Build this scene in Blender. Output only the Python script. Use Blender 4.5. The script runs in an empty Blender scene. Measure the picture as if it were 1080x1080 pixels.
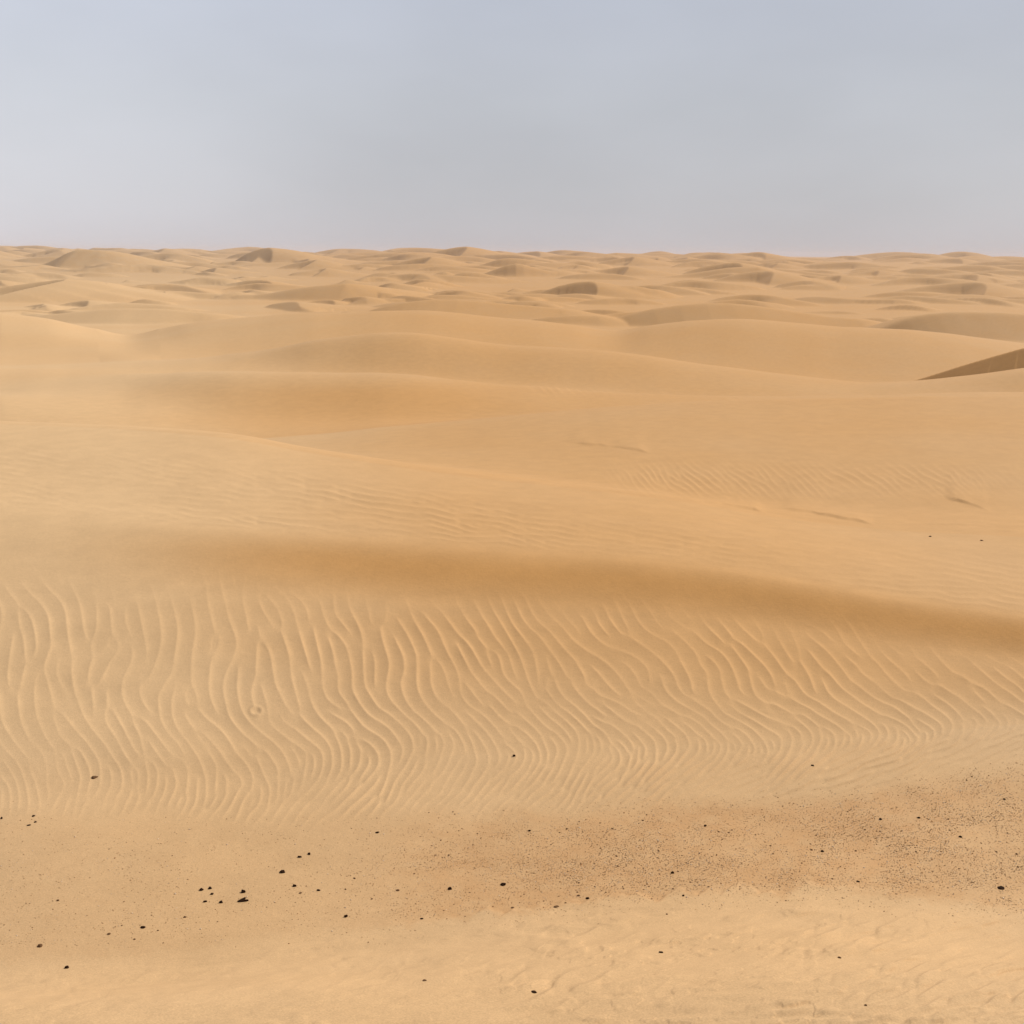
import bpy, math, random
import numpy as np
random.seed(7)
rng = np.random.default_rng(7)
C = bpy.context.scene.collection
sc = bpy.context.scene
R_ = math.radians

# ------------------------------------------------------------------ camera
F = 1080.0                                  # focal length in photograph pixels (1080 wide)
PITCH = math.atan(272.5 / F)
ROLL = R_(0.45)
Fw = np.array([0, math.cos(PITCH), -math.sin(PITCH)])
U0 = np.array([0, math.sin(PITCH), math.cos(PITCH)])
R0 = np.array([1.0, 0, 0])
Rt = R0 * math.cos(ROLL) + U0 * math.sin(ROLL)
Up = -R0 * math.sin(ROLL) + U0 * math.cos(ROLL)

def ray(x, y):
    """photograph measurement -> (azimuth, tan of elevation, forward cosine)"""
    x = np.asarray(x, float); y = np.asarray(y, float)
    d = (Fw[None] + ((x - 540) / F)[..., None] * Rt + (-(y - 540) / F)[..., None] * Up)
    hor = np.hypot(d[..., 0], d[..., 1])
    return np.arctan2(d[..., 0], d[..., 1]), d[..., 2] / hor

def project(X, Y, Z):
    dep = X * Fw[0] + Y * Fw[1] + Z * Fw[2]
    dep = np.where(dep < 0.05, 0.05, dep)
    return (540 + F * (X * Rt[0] + Y * Rt[1] + Z * Rt[2]) / dep,
            540 - F * (X * Up[0] + Y * Up[1] + Z * Up[2]) / dep)

cam_d = bpy.data.cameras.new('camera'); cam = bpy.data.objects.new('camera', cam_d); C.objects.link(cam)
cam_d.sensor_width = 36; cam_d.lens = 36.0; cam_d.clip_start = 0.05; cam_d.clip_end = 20000
from mathutils import Matrix, Vector
cam.matrix_world = Matrix(((Rt[0], Up[0], -Fw[0], 0), (Rt[1], Up[1], -Fw[1], 0), (Rt[2], Up[2], -Fw[2], 0), (0, 0, 0, 1)))
sc.camera = cam

# ------------------------------------------------------------------ small maths
def pslopes(x, y):
    """monotone slopes (axis 0)"""
    h = np.diff(x, axis=0); d = np.diff(y, axis=0) / h
    m = np.zeros_like(y)
    w1 = 2 * h[1:] + h[:-1]; w2 = h[1:] + 2 * h[:-1]
    same = (d[1:] * d[:-1]) > 0
    with np.errstate(divide='ignore', invalid='ignore'):
        hm = (w1 + w2) / (w1 / d[:-1] + w2 / d[1:])
    m[1:-1] = np.where(same, hm, 0)
    m[0] = d[0]; m[-1] = d[-1]
    return m

def pchip(xs, ys, q):
    xs = np.asarray(xs, float); ys = np.asarray(ys, float)
    m = pslopes(xs, ys); q = np.clip(q, xs[0], xs[-1])
    i = np.clip(np.searchsorted(xs, q, 'right') - 1, 0, len(xs) - 2)
    h = xs[i + 1] - xs[i]; t = (q - xs[i]) / h
    return ((1 + 2 * t) * (1 - t) ** 2 * ys[i] + t * (1 - t) ** 2 * h * m[i]
            + t * t * (3 - 2 * t) * ys[i + 1] + t * t * (t - 1) * h * m[i + 1])

def sstep(a, b, x):
    t = np.clip((x - a) / (b - a), 0, 1); return t * t * (3 - 2 * t)

def vnoise(x, y, seed=0):
    """smooth value noise in [-1,1]"""
    r = np.random.default_rng(seed); T = r.random((256, 256)) * 2 - 1
    xi = np.floor(x).astype(np.int64); yi = np.floor(y).astype(np.int64)
    fx = x - xi; fy = y - yi
    fx = fx * fx * fx * (fx * (fx * 6 - 15) + 10); fy = fy * fy * fy * (fy * (fy * 6 - 15) + 10)
    a = T[yi & 255, xi & 255]; b = T[yi & 255, (xi + 1) & 255]
    c = T[(yi + 1) & 255, xi & 255]; d = T[(yi + 1) & 255, (xi + 1) & 255]
    return (a * (1 - fx) + b * fx) * (1 - fy) + (c * (1 - fx) + d * fx) * fy

def fbm(x, y, oct=4, seed=0, g=0.5):
    s = 0; a = 1; t = 0
    for k in range(oct):
        s = s + a * vnoise(x * 2 ** k + 17.3 * k, y * 2 ** k - 9.1 * k, seed + k); t += a; a *= g
    return s / t

def bsample(img, x0, y0, sx, sy, x, y):
    """bilinear sampling of img whose pixel (i,j) is at (x0+i*sx, y0+j*sy)"""
    u = np.clip((x - x0) / sx, 0, img.shape[1] - 1.001); v = np.clip((y - y0) / sy, 0, img.shape[0] - 1.001)
    i = u.astype(int); j = v.astype(int); fu = u - i; fv = v - j
    return (img[j, i] * (1 - fu) + img[j, i + 1] * fu) * (1 - fv) + (img[j + 1, i] * (1 - fu) + img[j + 1, i + 1] * fu) * fv

# ------------------------------------------------------------------ terrain profile lines
X9 = [0, 135, 270, 405, 540, 675, 810, 945, 1080]
curves = []
def curve(name, xs, ys=None, D=None, z=None, xD=None, rows=40):
    curves.append((name, xs, ys, D, z, xD or xs, rows))

curve('foot', X9, None, [.5] * 9, [-1.60] * 9, rows=6)
curve('step', X9, None, [1.35] * 9, [-1.63] * 9, rows=30)
curve('front', X9, [1085] * 9, z=[-1.78, -1.77, -1.76, -1.76, -1.76, -1.75, -1.74, -1.74, -1.75], rows=190)
curve('bank', X9, [1012, 1006, 988, 976, 960, 947, 941, 945, 962], D=[3.02, 3.04, 3.12, 3.18, 3.26, 3.32, 3.36, 3.34, 3.26], rows=140)
curve('gravel_end', X9, [855, 862, 866, 862, 862, 852, 845, 828, 808], z=[-2.39, -2.40, -2.41, -2.41, -2.42, -2.42, -2.43, -2.44, -2.45], rows=90)
curve('base', X9, [828, 824, 817, 802, 794, 788, 783, 774, 763], z=[-2.415, -2.42, -2.43, -2.43, -2.435, -2.435, -2.44, -2.45, -2.455], rows=240)
YR = [640, 640, 642, 650, 655, 662, 675, 695, 712]; DR = [6.3, 6.3, 6.3, 6.25, 6.2, 6.13, 6.02, 5.84, 5.66]
YB = [540, 552, 562, 572, 582, 592, 609, 632, 650]
S1 = [.06, .08, .10, .12, .14, .15, .15, .15, .15]; S2 = [.075, .105, .145, .19, .225, .25, .27, .28, .28]
YM = [b + .74 * (r - b) for r, b in zip(YR, YB)]
def fwd_tan(x, y):
    th, te = ray(np.array([float(x)]), np.array([float(y)])); return -te[0] * 1.0 / math.cos(th[0])
DM, DB, DBe = [], [], []
for k in range(9):
    zr = -DR[k] * fwd_tan(X9[k], YR[k]); tm = fwd_tan(X9[k], YM[k]); tb = fwd_tan(X9[k], YB[k]); te_ = fwd_tan(X9[k], YB[k] - 21)
    dm = (DR[k] * S1[k] - zr) / (tm + S1[k]); zm_ = -dm * tm; DM.append(dm)
    db = (dm * S2[k] - zm_) / (tb + S2[k]); DB.append(db); DBe.append((db * tb + .012) / te_)
curve('rtop', X9, YR, D=DR, rows=60)
curve('rmid', X9, YM, D=DM, rows=50)
curve('brink', X9, YB, D=DB, rows=46)
curve('bench', X9, [y - 21 for y in YB], D=DBe, rows=110)
XK1 = [0, 135, 230, 330, 430, 540, 640, 720, 810, 920, 1080]
curve('K1', XK1, [447, 453, 461, 478, 494, 508, 519, 529, 544, 557, 567],
      D=[12.3, 12, 11.6, 11.2, 10.7, 10.4, 10.1, 9.9, 9.65, 9.3, 8.8], rows=70)
curve('T1', [0, 230, 430, 540, 640, 810, 1080], None, [16, 15.5, 13.6, 12.6, 11.9, 11.4, 11], [-3.2, -3.05, -2.74, -2.64, -2.62, -2.68, -2.62], rows=110)
curve('K2', [0, 230, 330, 430, 540, 650, 760, 900, 1080], [468, 464, 458, 449, 438, 430, 425, 422, 420], D=[19.5] * 9, rows=50)
curve('T2', [0, 270, 540, 810, 1080], None, [23.5, 23.5, 23.7, 24, 24], [-3.45, -3.74, -3.68, -3.55, -3.40], rows=70)
curve('K3', [0, 130, 250, 400, 540, 650, 760, 900, 1080], [412, 403, 394, 398, 410, 416, 418, 417, 414], D=[29.5, 29.2, 28.2, 28.0, 28, 28.5, 28.5, 28.5, 28.5], rows=50)
curve('T3', [0, 270, 540, 810, 1080], None, [36.5, 36.5, 36, 34, 34], [-4.15, -4.15, -4.45, -4.75, -4.6], rows=60)
curve('K4', [0, 100, 200, 270, 350, 415, 540, 640, 730, 820, 900, 950, 1010, 1080],
      [388, 385, 380, 372, 357, 353, 365, 372, 385, 397, 406, 408, 403, 391], D=[42, 42, 42, 42, 42, 42, 42, 42, 41, 40, 39, 38, 38, 38], rows=150)
curve('T4', [0, 200, 350, 540, 820, 950, 1080], None, [56] * 7, [-5.5, -5.4, -5.1, -5.7, -6.6, -6.9, -6.8], rows=80)
curve('K5', [0, 50, 100, 135, 170, 200, 250, 340, 440, 540, 600, 650, 690, 730, 780, 860, 950, 1020, 1080],
      [331, 337, 349, 355, 349, 342, 336, 330, 330, 337, 345, 351, 345, 340, 338, 343, 350, 359, 368], D=[72] * 19, rows=60)
curve('T5', X9, None, [98] * 9, [-7.6, -7.8, -7.2, -7.2, -7.4, -7.8, -7.6, -8.0, -7.8], rows=1)
J = len(curves)

# columns (azimuth), dense in view, coarse round the back
xm = np.arange(-70, 1151, 0.85)
az_in = np.arctan2(xm - 540, F)
lo, hi = az_in[0], az_in[-1]
def fan(a, b, s0):
    out = []; v = a; s = s0
    while v < b: v += s; s *= 1.011 if v < a + .36 else 1.10; out.append(v)
    out = np.array(out); return out[out < b - s * .3]
right = fan(hi, math.pi, .0012); left = -fan(-lo, math.pi, .0012)[::-1]
TH = np.concatenate([left, az_in, right])
NT = len(TH)
# lines -> per-azimuth range and height
RJ = np.zeros((J, NT)); ZJ = np.zeros((J, NT))
back = sstep(R_(50), R_(170), np.abs(TH))
for j, (name, xs, ys, D, z, xD, rows) in enumerate(curves):
    q = np.linspace(-560, 1640, 800)
    xs = np.array(xs, float)
    if ys is not None:
        yq = pchip(xs, ys, q); th, te = ray(q, yq)
        if D is not None:
            r = pchip(xs, D, q) / np.cos(th); zz = r * te
        else:
            zz = pchip(xs, z, q); r = zz / te
    else:
        th = np.arctan2(q - 540, F); r = pchip(xs, D, q) / np.maximum(np.cos(th), .3); zz = pchip(xs, z, q)
    rj = np.interp(TH, th, r); zj = np.interp(TH, th, zz)
    rm = .5 * (r[0] + r[-1]); zm = .5 * (zz[0] + zz[-1])
    RJ[j] = rj * (1 - back) + rm * back; ZJ[j] = zj * (1 - back) + zm * back
for j in range(1, J):
    RJ[j] = np.maximum(RJ[j], RJ[j - 1] * 1.015)
M = pslopes(RJ, ZJ)
Rr, Zr, seg_rows = [], [], {}
n = 0
for j in range(J - 1):
    k = curves[j][6]; seg_rows[curves[j][0]] = n
    for f in np.arange(k) / k:
        r = RJ[j] * (RJ[j + 1] / RJ[j]) ** f; h = RJ[j + 1] - RJ[j]; t = (r - RJ[j]) / h
        Zr.append((1 + 2 * t) * (1 - t) ** 2 * ZJ[j] + t * (1 - t) ** 2 * h * M[j]
                  + t * t * (3 - 2 * t) * ZJ[j + 1] + t * t * (t - 1) * h * M[j + 1])
        Rr.append(r); n += 1
seg_rows['T5'] = n
# far plain: floor that climbs slowly to eye level at the horizon
NF = 800; RMAX = 4600.0
fr = (np.arange(NF) / (NF - 1)) ** 1.0
kb_r = np.array([98, 150, 220, 300, 400, 600, 1000, 1800, 3000, 5000.])
kb_z = np.array([0, -8.5, -8.3, -7.2, -5.9, -4.2, -2.6, -1.3, -.6, -.3])
def far_floor(r): return pchip(np.log(kb_r[1:]), kb_z[1:], np.log(np.maximum(r, 150)))
for f in fr:
    r = RJ[-1] * (RMAX / RJ[-1]) ** f
    b = far_floor(r); w = sstep(100, 160, r)
    z = ZJ[-1] + (b - ZJ[-1]) * w
    Rr.append(r); Zr.append(z)
RR = np.array(Rr); ZZ = np.array(Zr); NR = len(RR)
TT = np.broadcast_to(TH, RR.shape)
XX = RR * np.sin(TT); YY = RR * np.cos(TT)
rowT5 = seg_rows['T5']

# ------------------------------------------------------------------ dunes of the middle and far ground
owner = np.zeros(RR.shape, np.int16)          # 0 = ground, k = dune k
dune_info = [None]
def polyline_dist(px, py, P):
    """signed distance to a polyline (positive on the left-hand/near side), and height along it"""
    best = np.full(px.shape, 1e9); sg = np.zeros(px.shape); zc = np.zeros(px.shape); uu = np.zeros(px.shape); nseg = len(P) - 1
    for k, (a, b) in enumerate(zip(P[:-1], P[1:])):
        dx, dy = b[0] - a[0], b[1] - a[1]; L2 = dx * dx + dy * dy
        t = np.clip(((px - a[0]) * dx + (py - a[1]) * dy) / L2, 0, 1)
        qx = px - (a[0] + t * dx); qy = py - (a[1] + t * dy)
        d = np.hypot(qx, qy); s = (dx * qy - dy * qx) / (math.sqrt(L2) * np.maximum(d, 1e-6))
        m = d < best
        best = np.where(m, d, best); sg = np.where(m, s, sg); zc = np.where(m, a[2] + t * (b[2] - a[2]), zc); uu = np.where(m, (k + t) / nseg, uu)
    return best, sg, zc, uu

def ridge(pts, lee=31, wind=8, label=None, group=None, soft=.035, base=None, full=False, front=9):
    """pts: world crest points (x,y,z) from left to right; the slip face is on the near side"""
    global ZZ
    P = []
    for k in range(len(pts) - 1):                # a little smoothing of the crest line
        a, b = np.array(pts[k]), np.array(pts[k + 1]); P += [tuple(a), tuple(a * .5 + b * .5)]
    P.append(tuple(pts[-1]))
    P = np.array(P)
    Q = P.copy(); Q[1:-1] = .25 * P[:-2] + .5 * P[1:-1] + .25 * P[2:]
    P = Q
    hgt = max(p[2] for p in P) - (base if base is not None else -9.5)
    ext = max(hgt, 1) / math.tan(R_(wind)) * 1.3 + 5
    c = P.mean(0); rad = max(np.hypot(P[:, 0] - c[0], P[:, 1] - c[1])) + ext
    rc = math.hypot(c[0], c[1]); thc = math.atan2(c[0], c[1]); da = math.asin(min(.99, rad / rc)) if rad < rc else math.pi
    ci = np.where(np.abs(TH - thc) < da)[0]
    if len(ci) == 0: return
    c0, c1 = ci[0], ci[-1] + 1
    rmid = RR[:, (c0 + c1) // 2]
    ri = np.where((rmid > rc - rad) & (rmid < rc + rad) & (np.arange(NR) > seg_rows['K4']))[0]
    if len(ri) == 0: return
    r0, r1 = ri[0], ri[-1] + 1
    px, py = XX[r0:r1, c0:c1], YY[r0:r1, c0:c1]
    wob = hgt * .18
    wx = px + wob * fbm(px / (hgt * 5 + 1), py / (hgt * 5 + 1), 2, 91); wy = py + wob * fbm(px / (hgt * 5 + 1), py / (hgt * 5 + 1), 2, 77)
    d, s, zc, uu = polyline_dist(wx, wy, [tuple(p) for p in P])
    wl = math.tan(R_(wind))
    if full: ll = math.tan(R_(lee))
    else:                                        # the slip face dies out past the summit, towards the windward end
        up = np.argmax(P[:, 2]) / (len(P) - 1)
        ll = math.tan(R_(lee)) + (math.tan(R_(front)) - math.tan(R_(lee))) * sstep(up - .08, up + .26, uu)
    sw_ = wl * (0.35 + .65 * np.clip(d / (hgt * 3), 0, 1))
    H = zc - d * (sw_ + (ll - sw_) * (.5 - .5 * np.clip(s * 1.3, -1, 1)))
    zz = ZZ[r0:r1, c0:c1]
    k = soft * hgt
    # smooth maximum
    hh = np.clip(.5 + .5 * (H - zz) / k, 0, 1)
    new = zz * (1 - hh) + H * hh + k * hh * (1 - hh) * .5
    if label is not None:
        dune_info.append((label, group)); oid = len(dune_info) - 1
        ow = owner[r0:r1, c0:c1]; ow[(H > zz + .04 * hgt)] = oid
    ZZ[r0:r1, c0:c1] = new

def W(x, y, D):
    th, te = ray(np.array([x]), np.array([y])); r = D / math.cos(th[0])
    return (r * math.sin(th[0]), r * math.cos(th[0]), r * te[0])

# random low dunes over the far plain first: crescents whose hollow slip face looks left
S = .75
def crescent(cx, cy, z, base, a, b, turn, lee, wind, label=None, group=None, skew=1.0):
    """summit at (cx,cy); horns run a metres downwind (left) and b metres to the far and near side"""
    ct, st = math.cos(turn), math.sin(turn); h = z - base
    pts = []
    for t in (-1, -.72, -.40, 0, .40, .72, 1):
        u = -a * abs(t) ** 1.7 * (skew if t > 0 else 1); v = -b * t
        zz = base + h * (1 - abs(t) ** 1.8) - .25 * h * (abs(t) == 1)
        pts.append((cx + u * ct - v * st, cy + u * st + v * ct, zz))
    ridge(pts, lee=lee, wind=wind, base=base, full=True, label=label, group=group)
def plain(r): return float(far_floor(np.array([r]))[0]) if r > 150 else -8.3
def wavy(cx, cy, fl, h, hw, tilt, bow):
    """a winding crest, highest a little left of its middle"""
    ux, uy = math.cos(tilt), math.sin(tilt); ph = rng.uniform(0, 6.3); pts = []
    for t in (-1, -.75, -.5, -.28, -.05, .2, .45, .72, 1):
        v = bow * hw * t * t + .10 * hw * math.sin(4.2 * t + ph); u = t * hw
        zt = fl + h * (1 - abs(t + .12 * (1 - t * t)) ** 2.0) * (1 + .10 * math.sin(5 * t + ph)) - .25 * h * (abs(t) == 1)
        pts.append((cx + ux * u - uy * v, cy + uy * u + ux * v, zt))
    return pts
for _ in range(260):                             # long, low swells
    r = 120 * (1100 / 120) ** rng.random(); a = rng.uniform(-.72, .72); fl = plain(r)
    h = r / F * rng.uniform(2.5, 7); hw = h * rng.uniform(6, 13)
    ridge(wavy(r * math.sin(a), r * math.cos(a), fl, h, hw, rng.normal(-.3, .4), rng.uniform(-.3, .2)), lee=rng.uniform(12, 27), wind=rng.uniform(5, 9), base=fl, full=True, soft=.08)
for _ in range(230):                             # winding crests whose slip face dies out to the right
    r = 125 * (1150 / 125) ** rng.random() ** .8; a = rng.uniform(-.72, .72); fl = plain(r)
    h = r / F * rng.uniform(3, 8); hw = h * rng.uniform(4.5, 9)
    ridge(wavy(r * math.sin(a), r * math.cos(a), fl, h, hw, rng.normal(-.35, .3), rng.uniform(-.5, .1)), lee=rng.uniform(30, 34), wind=rng.uniform(6, 10), base=fl, front=rng.uniform(8, 12), soft=.03)
for _ in range(110):
    r = 125 * (1100 / 125) ** rng.random() ** .8; a = rng.uniform(-.72, .72); fl = plain(r)
    h = r / F * rng.uniform(2.5, 7)
    crescent(r * math.sin(a), r * math.cos(a), fl + h, fl - .2 * h, h * rng.uniform(2.0, 5), h * rng.uniform(4, 9), rng.normal(.45, .3), rng.uniform(29, 34), rng.uniform(6, 10), skew=rng.uniform(.7, 1.5))

FAR = [  # (crest in the photograph as (x,y) left to right, distance, lee angle, windward angle, label)
 ([(262, 275), (268, 263), (283, 258.5), (291, 260.5), (310, 262), (345, 263)], 760, 32, 8, 'far dune with a dark slip face like a notch on the skyline left of centre'),
 ([(150, 268), (162, 264), (175, 260), (188, 264), (205, 268)], 1150, 31, 8, 'far skyline dune with a small dark tip near the left'),
 ([(28, 282), (50, 276.5), (66, 269), (80, 260.5), (105, 263)], 900, 22, 8, 'far skyline dune with a long crest running down to the left edge'),
 ([(-40, 262), (0, 257.5), (20, 259), (45, 265)], 1300, 12, 8, 'broad rosy dune on the skyline at the left edge'),
 ([(95, 268), (130, 261), (155, 265)], 1400, 14, 8, 'low smooth dune on the skyline between two dark tipped ones'),
 ([(80, 284), (105, 277), (118, 275), (130, 279)], 700, 18, 8, 'small pale dune with grey flank below the left skyline'),
 ([(-30, 284), (0, 279.5), (30, 279), (48, 278)], 560, 24, 9, 'low ridge with a thin dark foot at the left edge'),
 ([(325, 266), (345, 263), (360, 260.5), (378, 262), (398, 268)], 1100, 24, 8, 'rounded skyline dune left of the middle with shaded foot'),
 ([(295, 282), (315, 276), (335, 272), (360, 276)], 560, 30, 9, 'far dune with grey brown slip face under the notched skyline dune'),
 ([(315, 289), (330, 283), (345, 281), (365, 285)], 430, 30, 9, 'small dune with wedge shaped shadow left of centre'),
 ([(-30, 312), (0, 302), (25, 296), (50, 294), (78, 292)], 215, 27, 8, 'far dune with dark hollow cut by the left edge'),
 ([(180, 284), (195, 278), (208, 278), (222, 283)], 560, 26, 9, 'tiny dune with pale windward patch left of the notched one'),
 ([(225, 293), (255, 289), (285, 289), (305, 292)], 330, 24, 8, 'long low dune with a thin dark line below the notched skyline dune'),
 ([(232, 314), (252, 309), (268, 310), (300, 305), (335, 300), (365, 298)], 205, 22, 7, 'far dune with dark pocket and a thin pale crest rising right'),
 ([(385, 268), (395, 265), (415, 264), (440, 265)], 1250, 30, 8, 'low skyline dune with a dark band at its crest'),
 ([(417, 282), (428, 277), (440, 271.5), (455, 271), (480, 273)], 640, 32, 8, 'far dune with a straight dark wedge left of the middle'),
 ([(450, 273), (462, 267), (474, 262), (490, 259.5), (510, 263), (530, 268)], 980, 32, 7, 'largest rounded dune on the middle skyline with dark left end'),
 ([(455, 291), (463, 287.5), (471, 286.5), (480, 290)], 400, 31, 9, 'smaller of two little dark edged dunes left of the pyramid dune'),
 ([(471, 293), (480, 289.5), (490, 287), (505, 287), (520, 290)], 385, 31, 9, 'little dark edged dune just left of the pyramid dune'),
 ([(500, 281), (515, 276), (528, 271.5), (545, 271.5), (570, 275)], 760, 31, 8, 'far dune with dark flank behind the pyramid dune'),
 ([(505, 290), (525, 282), (545, 275.5), (560, 281), (582, 286)], 480, 30, 9, 'pyramid shaped dune with its whole front in shade'),
 ([(570, 272), (585, 268.5), (600, 269), (615, 271)], 1350, 28, 8, 'thin dark crested dune on the skyline right of the middle'),
 ([(632, 279), (646, 275), (657, 270.5), (668, 270), (690, 274)], 850, 31, 8, 'far dune with dark flank under the right middle skyline'),
 ([(615, 272), (650, 264.5), (690, 270)], 1250, 14, 8, 'broad smooth dune topping the skyline right of the middle'),
 ([(630, 289), (645, 284), (662, 280), (685, 281), (710, 283)], 560, 27, 8, 'soft shaded dune in the middle distance under the broad skyline dune'),
 ([(583, 312), (597, 306.5), (612, 300), (623, 295.5), (640, 297), (668, 299)], 235, 32, 9, 'nearest sharp crested dune with a black wedge right of centre'),
 ([(612, 313), (630, 306), (650, 301.5), (668, 301), (690, 305)], 222, 29, 9, 'dune with an arched dark slip face beside the sharp wedge dune'),
 ([(690, 293), (720, 290), (745, 286), (768, 282), (800, 281)], 400, 22, 8, 'long shaded dune below the right skyline'),
 ([(733, 290), (744, 284), (757, 278), (775, 276), (795, 278)], 520, 31, 8, 'far dune with a curved dark edge left of the pointed skyline dune'),
 ([(762, 297), (778, 290), (795, 284.5), (812, 284), (835, 288)], 370, 30, 8, 'shaded dune with rosy top below the pointed skyline dune'),
 ([(775, 275), (787, 269.5), (800, 264.5), (813, 266), (835, 270)], 1000, 31, 8, 'pointed skyline dune with a shaded left flank'),
 ([(804, 281), (815, 276.5), (826, 272.8), (842, 274), (860, 277)], 730, 32, 8, 'far dune with a dark lens of shade right of the pointed dune'),
 ([(845, 297), (857, 293), (868, 290), (885, 288), (910, 290)], 370, 31, 8, 'low dune with a thin dark wedge in the right middle distance'),
 ([(862, 273), (880, 269.5), (900, 273)], 1300, 22, 8, 'small cap shaped dune on the right skyline'),
 ([(893, 290), (908, 286), (925, 284.5), (945, 286), (975, 288)], 480, 31, 8, 'far dune with a soft dark oval below the right skyline'),
 ([(925, 277), (955, 271.5), (985, 275)], 1300, 14, 8, 'low broad dune on the right skyline'),
 ([(990, 277), (1010, 272), (1027, 269.5), (1050, 272), (1080, 276)], 1200, 16, 8, 'broadest dune on the skyline near the right edge'),
 ([(965, 297), (985, 292.5), (1000, 291), (1025, 289)], 380, 30, 8, 'dune with a dark smudge of shade near the right edge'),
 ([(945, 312), (962, 306.5), (978, 302), (1000, 298), (1030, 297)], 235, 24, 8, 'smooth dune with a long diagonal shadow near the right edge'),
 ([(1030, 298), (1050, 294), (1075, 294), (1110, 296)], 300, 31, 8, 'dune with a dark line of shade cut by the right edge'),
 ([(540, 342), (565, 336), (600, 333), (630, 333)], 120, 18, 7, 'low dune with a thin shaded foot behind the near swells at centre'),
 ([(640, 338), (690, 325), (745, 319), (800, 322), (850, 329), (900, 335)], 122, 17, 7, 'long orange dune with a soft dark flank behind the big right swell'),
 ([(925, 349), (945, 341), (970, 334), (1005, 330), (1060, 330), (1110, 332)], 105, 22, 7, 'pale dune with a short dark left end behind the right swell'),
 ([(380, 330), (410, 322), (440, 318), (480, 316), (530, 319), (590, 326)], 135, 14, 7, 'low streaked dune behind the centre swells'),
 ([(60, 330), (110, 325), (165, 324), (215, 328)], 125, 14, 7, 'low smooth dune in the gap behind the left swells'),
]
# every far dune stands where its foot meets the plain
rt = np.geomspace(110, 2600, 900); yt = project(0 * rt, rt, far_floor(rt))[1]
def foot_dist(y, x): return float(np.interp(-(y - (x - 540) * math.tan(ROLL)), -yt, rt))
jobs = []
for pts, D, lee, wind, label in FAR:
    k = int(np.argmin([p[1] for p in pts])); yb = max(p[1] for p in pts) + 1.0
    jobs.append((foot_dist(yb, pts[k][0]) if D > 140 else D, pts, lee, wind, label))
for Dd, pts, lee, wind, label in sorted(jobs, key=lambda f: -f[0]):
    P = [W(x, y, Dd) for x, y in pts]
    rc = math.hypot(P[1][0], P[1][1]); fl = float(far_floor(np.array([rc]))[0])
    if lee < 23 or 'pyramid' in label or 'arched' in label:
        ridge(P, lee, wind, label, 'dunes out to the horizon', base=fl, full=True)
    else:
        k = int(np.argmax([p[2] for p in P])); pk = P[k]; h = max(pk[2] - fl, .6)
        wpx = pts[k][0] - pts[0][0]; a = wpx * Dd / F * 1.05
        crescent(pk[0], pk[1], pk[2], pk[2] - h, a, max(h * 3.0, a * .6), .72, max(lee, 32), max(6.5, wind), label, 'dunes out to the horizon', skew=1.15)
# the dark slip face cut by the right edge, behind the near swells
ridge([W(790, 428, 52), W(850, 418, 50.5), W(905, 412.5, 49), W(948, 408.5, 48), W(985, 398, 47), W(1030, 384, 46), W(1080, 368, 45), W(1150, 350, 44), W(1240, 338, 43)], 31, 24,
      'dune with a long dark triangular slip face cut by the right edge', 'dunes close to the camera', base=-6.3, soft=.05, full=True)
RIGHT_FACE = len(dune_info) - 1

for _ in range(1):
    q = ZZ[rowT5:]; b_ = q.copy()
    b_[1:-1] = .25 * q[:-2] + .5 * q[1:-1] + .25 * q[2:]; b_ = .25 * np.roll(b_, 1, 1) + .5 * b_ + .25 * np.roll(b_, -1, 1); ZZ[rowT5:] = b_
# gentle unevenness, growing with distance
am = .0021 * RR * sstep(4, 30, RR)
ZZ = ZZ + am * fbm(XX / (RR * .09 + .4), YY / (RR * .16 + .4), 3, 5) * (1 - sstep(600, 2500, RR) * .5)
ZZ = ZZ + .010 * fbm(XX / .9, YY / .7, 3, 31) * sstep(1.2, 2, RR) * (1 - sstep(9, 16, RR))

PX, PY = project(XX, YY, ZZ)

near = seg_rows['T3']; FULL = (RR, PX, PY); RR, PX, PY = RR[:near], PX[:near], PY[:near]
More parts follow.
